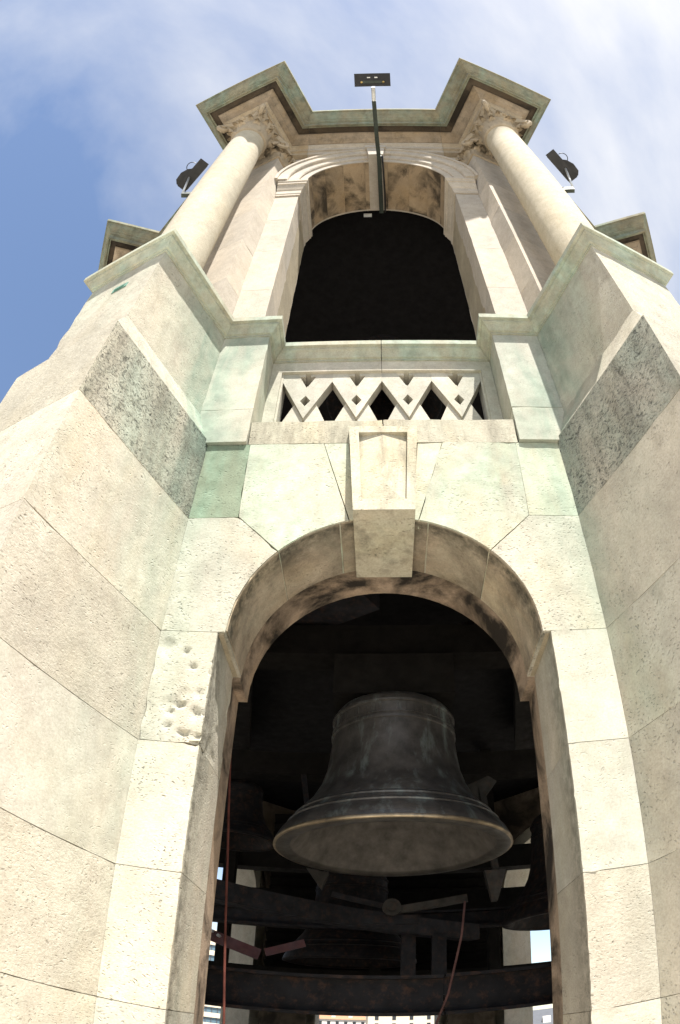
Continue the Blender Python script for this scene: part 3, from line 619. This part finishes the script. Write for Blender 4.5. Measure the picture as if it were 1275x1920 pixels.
bell('bronze_bell', (2.05, 3.75), 1.03, .80, 1.2, 'dark bell behind the right jamb, half hidden beside the nearest bell', lite=True, rim='girder_paint', body='girder_paint')  # near-black instead of bronze: chamber shade put into the colour of the back bells
bell('bronze_bell', (-.35, 5.2), .78, .80, 1.2, 'dark bell deep in the chamber low behind the red lever', lite=True, rim='girder_paint', body='girder_paint')
bell('bronze_bell', (-1.45, 3.35), 1.85, .40, .62, 'small bell high on the left behind the red rope', lite=True, rim='girder_paint', body='girder_paint')
bell('bronze_bell', (0.05, 3.4), 9.0, .95, 1.4, 'dark bell in the upper arch behind the pierced balustrade', lite=True, rim='girder_paint', body='girder_paint')

# ------------------------------------------------------------------ bell frame, beams and gear
FR = thing('bell_cage', (0, 2.5, ZF), 'dark steel and timber cage of beams and posts around the lower bells', 'bell cage')
def ibeam(bm, a, b, w, h, tf=.025, tw_=.02):
    a, b = Vector(a), Vector(b); up = Vector((0, 0, 1))
    for dz in (-h/2+tf/2, h/2-tf/2): bar(bm, a+up*dz, b+up*dz, w, tf)
    bar(bm, a, b, tw_, h-2*tf-.001)
bm = B(); ibeam(bm, (-2.6, 1.42, .185), (.42, 1.42, .185), .16, .30); mk('girder', bm, 'girder_paint', FR)
bm = B(); ibeam(bm, (.43, 1.42, .19), (2.6, 1.42, .225), .16, .305); mk('girder', bm, 'girder_paint', FR)
bm = B(); bar(bm, (-2.3, 2.0, 1.18), (1.05, 4.5, 1.06), .18, .19); mk('girder', bm, 'grey_steel', FR)
bm = B(); ibeam(bm, (-2.9, 4.6, 1.25), (2.9, 4.6, 1.25), .2, .22); mk('girder', bm, 'grey_steel', FR)
for x_, y_, z0, z1, mt in ((.30, 4.1, .3, 1.0, 'grey_steel'), (.62, 4.1, .3, 1.0, 'grey_steel'), (-.05, 5.9, .2, 3.9, 'timber_dark'), (1.45, 5.6, .2, 3.9, 'timber_dark'), (-1.9, 5.2, .2, 3.9, 'timber_dark'), (2.6, 3.0, -1.5, 3.9, 'timber_dark'), (-2.6, 3.0, -1.5, 3.9, 'timber_dark')):
    bm = B(); box(bm, x_-.075, x_+.075, y_-.075, y_+.075, z0, z1); bevel(bm, .01); mk('post', bm, mt, FR)
for a, b_, w_, h_, mt in (((-3.0, 1.86, 3.3), (3.0, 1.86, 3.3), .3, .3, 'timber_dark'), ((-2.6, 2.9, 3.62), (-.15, 1.35, 3.62), .42, .25, 'grey_steel'), ((.35, 2.35, 3.55), (2.4, 1.25, 3.55), .26, .22, 'grey_steel'), ((-3.1, 3.4, 2.75), (3.1, 3.4, 2.75), .22, .26, 'timber_dark'), ((-3.2, 5.4, 2.2), (3.2, 5.4, 2.2), .25, .3, 'timber_dark'), ((-3.0, 6.2, .55), (3.0, 6.2, .55), .25, .4, 'timber_dark'), ((-3.2, 5.6, 1.55), (3.2, 5.6, 1.55), .2, .5, 'timber_dark'), ((-1.2, 1.0, 3.75), (-1.9, 5.0, 3.75), .25, .25, 'timber_dark'), ((1.2, 1.0, 3.75), (1.9, 5.0, 3.75), .25, .25, 'timber_dark')):
    bm = B(); bar(bm, a, b_, w_, h_); bevel(bm, .01); mk('beam', bm, mt, FR)
# added boards block daylight from the far opening above the beams
for i in range(20):
    z_ = .42+i*.16; bm = B(); bar(bm, (-1.75, 7.6, z_), (1.75, 7.6, z_), .25, .02, up=Vector((0, .62, .78)).normalized()); mk('louvre_board', bm, 'timber_dark', FR)
# hammers and levers
H1 = thing('bell_hammer', (.9, 2.7, 1.2), 'pale iron hammer arm beside the right flank of the nearest bell', 'hammer', 'bell hammers')
bm = B(); pts = [(.62, 2.25), (1.02, 2.42), (1.10, 2.36), (.92, 2.12), (.80, 2.02)]; prism_y(bm, pts, 2.85, 2.89); bevel(bm, .006); mk('bracket_plate', bm, 'hammer_iron', H1)
bm = B(); bar(bm, (.95, 2.87, 2.3), (1.05, 2.8, 1.25), .06, .05, up=Vector((0, 1, 0))); mk('arm', bm, 'hammer_iron', H1)
bm = B(); prism_y(bm, [(.92, 1.42), (1.12, 1.42), (1.03, 1.12), (.98, 1.12)], 2.74, 2.82); bevel(bm, .01); mk('hammer_head', bm, 'hammer_iron', H1)
H2 = thing('bell_hammer', (-.5, 2.6, 1.2), 'pale iron wedge hammer below the left rim of the nearest bell', 'hammer', 'bell hammers')
bm = B(); prism_y(bm, [(-.66, 1.44), (-.46, 1.40), (-.52, 1.24)], 2.66, 2.74); bevel(bm, .008); mk('hammer_head', bm, 'hammer_iron', H2)
bm = B(); bar(bm, (-.58, 2.7, 1.4), (-.75, 2.75, 2.4), .05, .05, up=Vector((0, 1, 0))); mk('arm', bm, 'grey_steel', H2)
L1 = thing('clapper_lever', (.35, 3.0, 1.0), 'pale iron lever with a round pivot under the nearest bell mouth', 'lever')
bm = B(); bar(bm, (.10, 3.0, 1.10), (.78, 2.9, 1.19), .05, .075); mk('lever_arm', bm, 'hammer_iron', L1)
bm = B(); tube(bm, [(.10, 2.94, 1.13), (.10, 3.06, 1.13)], .085, 16); tube(bm, [(.10, 2.90, 1.13), (.10, 2.94, 1.13)], .045, 12); mk('pivot', bm, 'hammer_iron', L1, smooth=40)
bm = B(); bar(bm, (.10, 3.0, 1.13), (-.45, 3.1, 1.28), .05, .05); mk('lever_arm', bm, 'grey_steel', L1)
bm = B(); box(bm, -.15, .35, 3.02, 3.14, .98, 1.06); mk('base_plate', bm, 'grey_steel', L1)
L2 = thing('red_lever', (-1.2, 2.3, .6), 'red painted steel lever with bolt holes at the left above the girder', 'lever')
bm = B(); bar(bm, (-1.62, 2.25, .76), (-.98, 2.45, .56), .03, .10); mk('lever_arm', bm, 'red_paint', L2)
bm = B(); bar(bm, (-.93, 2.42, .58), (-.62, 2.5, .70), .03, .07); mk('lever_arm', bm, 'red_paint', L2)
for x_, z_ in ((-1.36, .715), (-1.38, .665), (-1.30, .68)): bm = B(); tube(bm, [(x_, 2.27, z_), (x_, 2.33, z_)], .014, 8); mk('bolt', bm, 'galvanised', L2)
# ropes
bm = B(); tube(bm, [(-1.12, 1.0, 2.9), (-1.095, 1.0, 2.25), (-1.0, 1.0, 1.1), (-.925, 1.0, -.06), (-.90, 1.0, -1.5)], .0085, 8)
tag(mk('bell_rope', bm, 'rope', origin=(-.9, 1.0, -1.5), smooth=True), 'red bell rope hanging straight down inside the left jamb', 'rope', 'bell ropes')
bm = B(); p0 = Vector((.56, 1.9, 1.0)); tube(bm, [(.545, 1.2+.0, .84), (.52, 1.2, .6), (.43, 1.2, .18), (.36, 1.2, -.02), (.22, 1.2, -1.5)], .008, 8)
tag(mk('bell_rope', bm, 'rope_dark', origin=(.22, 1.2, -1.5), smooth=True), 'thin dark red rope slanting down in front of the girder, right of centre', 'rope', 'bell ropes')

# ------------------------------------------------------------------ floodlights
def side_lamp(s, cpx, foot, axis_px, label):
    d = ray(*cpx).normalized(); c = CP + d*10.2
    a = (CR*axis_px[0] - CU*axis_px[1]); a = (a-d*a.dot(d)).normalized(); b_ = d.cross(a).normalized()
    out = b_ if b_.x*s > 0 else -b_                     # away from the column
    t = thing('floodlight', c, label, 'floodlight', 'floodlights on the tower')
    bm = B(); obox(bm, c, a, out, d, .52, .15, .42); bevel(bm, .01); mk('front_frame', bm, 'lamp_black', t)
    bm = B(); obox(bm, c-out*.078, a, out, d, .46, .006, .36); mk('glass', bm, 'lamp_glass', t)
    bm = B(); q = [c+a*x+out*y for x, y in ((-.25, .06), (.08, .06), (.02, .12), (-.08, .16), (-.20, .15), (-.25, .10))]; loft(bm, [[p-d*.15 for p in q], [p+d*.15 for p in q]], True, True); bevel(bm, .012); mk('housing', bm, 'lamp_black', t)
    bm = B(); tube(bm, [c+a*(.08+.08*cos(x))+out*(.085+.08*sin(x)) for x in [k*pi/8 for k in range(9)]], .006, 6); mk('cable', bm, 'lamp_black', t)
    f = CP + ray(*foot).normalized()*9.45
    bm = B(); tube(bm, [c-a*.06+out*.02-d*.19, f], .016, 8); mk('arm', bm, 'galvanised', t, smooth=True)
    bm = B(); tube(bm, [c-a*.06+out*.02-d*.21, c-a*.06+out*.02+d*.21], .018, 8); mk('yoke', bm, 'lamp_black', t)
    cx, cy = tw(TCOL, 0, s); v = Vector((cx-f.x, cy-f.y, 0)); e = f + v.normalized()*(v.length-.285)
    bm = B(); bar(bm, f, e, .06, .08); mk('wall_bracket', bm, 'bracket_green', t)
side_lamp(-1, (362, 328), (341, 365), (40, -57), 'black floodlight on a bracket beside the left column')
side_lamp(1, (1053, 311), (1076, 356), (-42, -58), 'black floodlight on a bracket beside the right column')
LT = thing('floodlight', (0, -1.5, 11.5), 'black floodlight on a long arm in front of the middle of the cornice', 'floodlight', 'floodlights on the tower')
bm = B(); bar(bm, (.055, -.10, 11.5), (.072, 1.0, 11.5), .075, .07); mk('arm', bm, 'bracket_green', LT)
bm = B(); bar(bm, (.05, -.104, 11.505), (.026, -.47, 11.505), .07, .075); mk('arm', bm, 'bracket_green', LT)
bm = B(); bar(bm, (.026, -.474, 11.5), (0, -1.12, 11.5), .07, .07); mk('arm', bm, 'bracket_green', LT)
bm = B(); tube(bm, [(0, -1.1, 11.5), (-.004, -1.37, 11.5)], .034, 12); mk('tube', bm, 'galvanised', LT, smooth=30)
bm = B(); n_ = Vector((0, .32, .95)).normalized(); ay_ = Vector((1, 0, .03)).normalized(); az_ = ay_.cross(n_)
c_ = Vector((-.012, -1.50, 11.53)); obox(bm, c_, ay_, az_, n_, .585, .23, .06); bevel(bm, .008); mk('housing', bm, 'lamp_black', LT)
bm = B(); obox(bm, c_+n_*.034, ay_, az_, n_, .54, .19, .006); mk('glass', bm, 'lamp_glass', LT)
bm = B(); obox(bm, c_-n_*.05+Vector((0, .05, 0)), ay_, az_, n_, .33, .05, .04); bevel(bm, .005); mk('yoke', bm, 'bracket_green', LT)
for x_ in (-.175, .175): bm = B(); bmesh.ops.create_uvsphere(bm, u_segments=10, v_segments=6, radius=.024, matrix=Matrix.Translation(c_-n_*.06+ay_*x_+Vector((0, .05, 0)))); mk('bolt', bm, 'brass', LT, smooth=True)
for x_ in (-.06, .06): bm = B(); obox(bm, c_-n_*.04+ay_*x_-Vector((0, .035, 0)), ay_, az_, n_, .05, .02, .02); mk('clip', bm, 'galvanised', LT)
bm = B(); tube(bm, [(.11, -.08, 11.56), (.125, .2, 11.47), (.14, .6, 11.46), (.14, 1.0, 11.5)], .014, 8); mk('cable', bm, 'lamp_black', LT, smooth=True)
bm = B(); bar(bm, (-.24, 1.02, 11.42), (-.10, 1.02, 11.42), .05, .05); mk('junction_box', bm, 'galvanised', LT)

# ------------------------------------------------------------------ city beyond the tower
def at_az(az, dist, z=0): a = rad(az); return Vector((CP.x+dist*sin(a), CP.y+dist*cos(a), z))
TBK = thing('office_block', at_az(-16.2, 230, -46), 'tall office block with cream bands and strip windows seen past the left jamb', 'building')
c_ = at_az(-16.2, 230); f_ = (Vector((CP.x, CP.y, 0))-Vector((c_.x, c_.y, 0))).normalized(); f_ = Matrix.Rotation(rad(14), 3, 'Z') @ f_; sd_ = Vector((-f_.y, f_.x, 0)); UPZ = Vector((0, 0, 1))
bm = B(); obox(bm, c_+UPZ*(-10), sd_, f_, UPZ, 30.0, 18.0, 72); mk('glazing', bm, 'window_glass', TBK)
nb = 20; H0 = -45.0; H1_ = 27.5; st = (H1_-H0)/nb
for i in range(nb+1):
    bm = B(); obox(bm, c_+UPZ*(H0+i*st), sd_, f_, UPZ, 30.8, 18.8, st*.46); mk('floor_band', bm, 'render_cream', TBK)
for i in range(17):
    bm = B(); q = c_+sd_*(-15+i*30/16)+f_*9.05+UPZ*(-9); obox(bm, q, sd_, f_, UPZ, .25, .3, 72); mk('mullion', bm, 'slate', TBK)
def house(az, dist, w, d, ztop, wall, roof, label, rows, cols, yaw=0):
    p = at_az(az, dist, -46); t = thing('town_house', p, label, 'building', 'town houses below the terrace')
    f = (Vector((CP.x, CP.y, 0))-Vector((p.x, p.y, 0))).normalized(); f = Matrix.Rotation(rad(yaw), 3, 'Z') @ f; s_ = Vector((-f.y, f.x, 0)); c = Vector((p.x, p.y, 0))
    bm = B(); obox(bm, c+UPZ*((ztop-46)/2), s_, f, UPZ, w, d, ztop+46); mk('wall', bm, wall, t)
    bm = B(); e = [(-w/2-.5, -d/2-.5, ztop), (w/2+.5, -d/2-.5, ztop), (w/2+.5, d/2+.5, ztop), (-w/2-.5, d/2+.5, ztop)]; V = [bm.verts.new(c+s_*x+f*y+UPZ*z) for x, y, z in e]; r0, r1 = bm.verts.new(c-s_*(w/2-2)+UPZ*(ztop+d*.28)), bm.verts.new(c+s_*(w/2-2)+UPZ*(ztop+d*.28))
    for fa in ((V[0], V[1], r1, r0), (V[2], V[3], r0, r1), (V[1], V[2], r1), (V[3], V[0], r0), V[::-1]): bm.faces.new(fa)
    ro = mk('roof', bm, roof, t)
    for k in range(2):
        bm = B(); obox(bm, c+s_*(w*(.28 if k else -.3))+f*(d*.1)+UPZ*(ztop+d*.25), s_, f, UPZ, 1.2, .8, 3.2); mk('chimney', bm, 'render_white', ro)
    for k in range(max(2, cols//2)):
        x = -w/2+w*(k+.5)/max(2, cols//2); bm = B(); obox(bm, c+s_*x+f*(d*.36)+UPZ*(ztop+1.3), s_, f, UPZ, 1.6, 2.0, 2.0); dm = mk('dormer', bm, 'render_white', ro)
    for i in range(rows):
        for j in range(cols):
            x = -w/2+w*(j+.5)/cols; bm = B(); obox(bm, c+s_*x+f*(d/2+.02)+UPZ*(ztop-1.9-i*3.3), s_, f, UPZ, 1.3, .12, 2.0); mk('window', bm, 'dark_window', t)
house(13.4, 150, 22, 14, -3.2, 'render_yellow', 'slate', 'old yellow house with grey roof and dormers beyond the right jamb', 3, 7)
house(21, 165, 26, 14, -5.0, 'render_white', 'roof_tile', 'white house with tiled roof right of the yellow house', 3, 8)
house(2.6, 260, 30, 16, 3.6, 'render_cream', 'roof_tile', 'cream house with tiled roof seen under the girder at the centre', 4, 5, 6)
house(-3.2, 300, 34, 16, .8, 'render_white', 'roof_tile', 'white house with tiled roof left of the centre house', 4, 10, -5)
house(-24, 190, 28, 16, -6.0, 'render_yellow', 'roof_tile', 'yellow house with tiled roof left of the office block', 3, 8)
house(8, 330, 36, 18, -2.0, 'render_white', 'slate', 'white house with grey roof behind the far right pier', 3, 9)
house(-9, 340, 36, 18, -3.0, 'render_cream', 'slate', 'cream house with grey roof behind the far left pier', 3, 9)
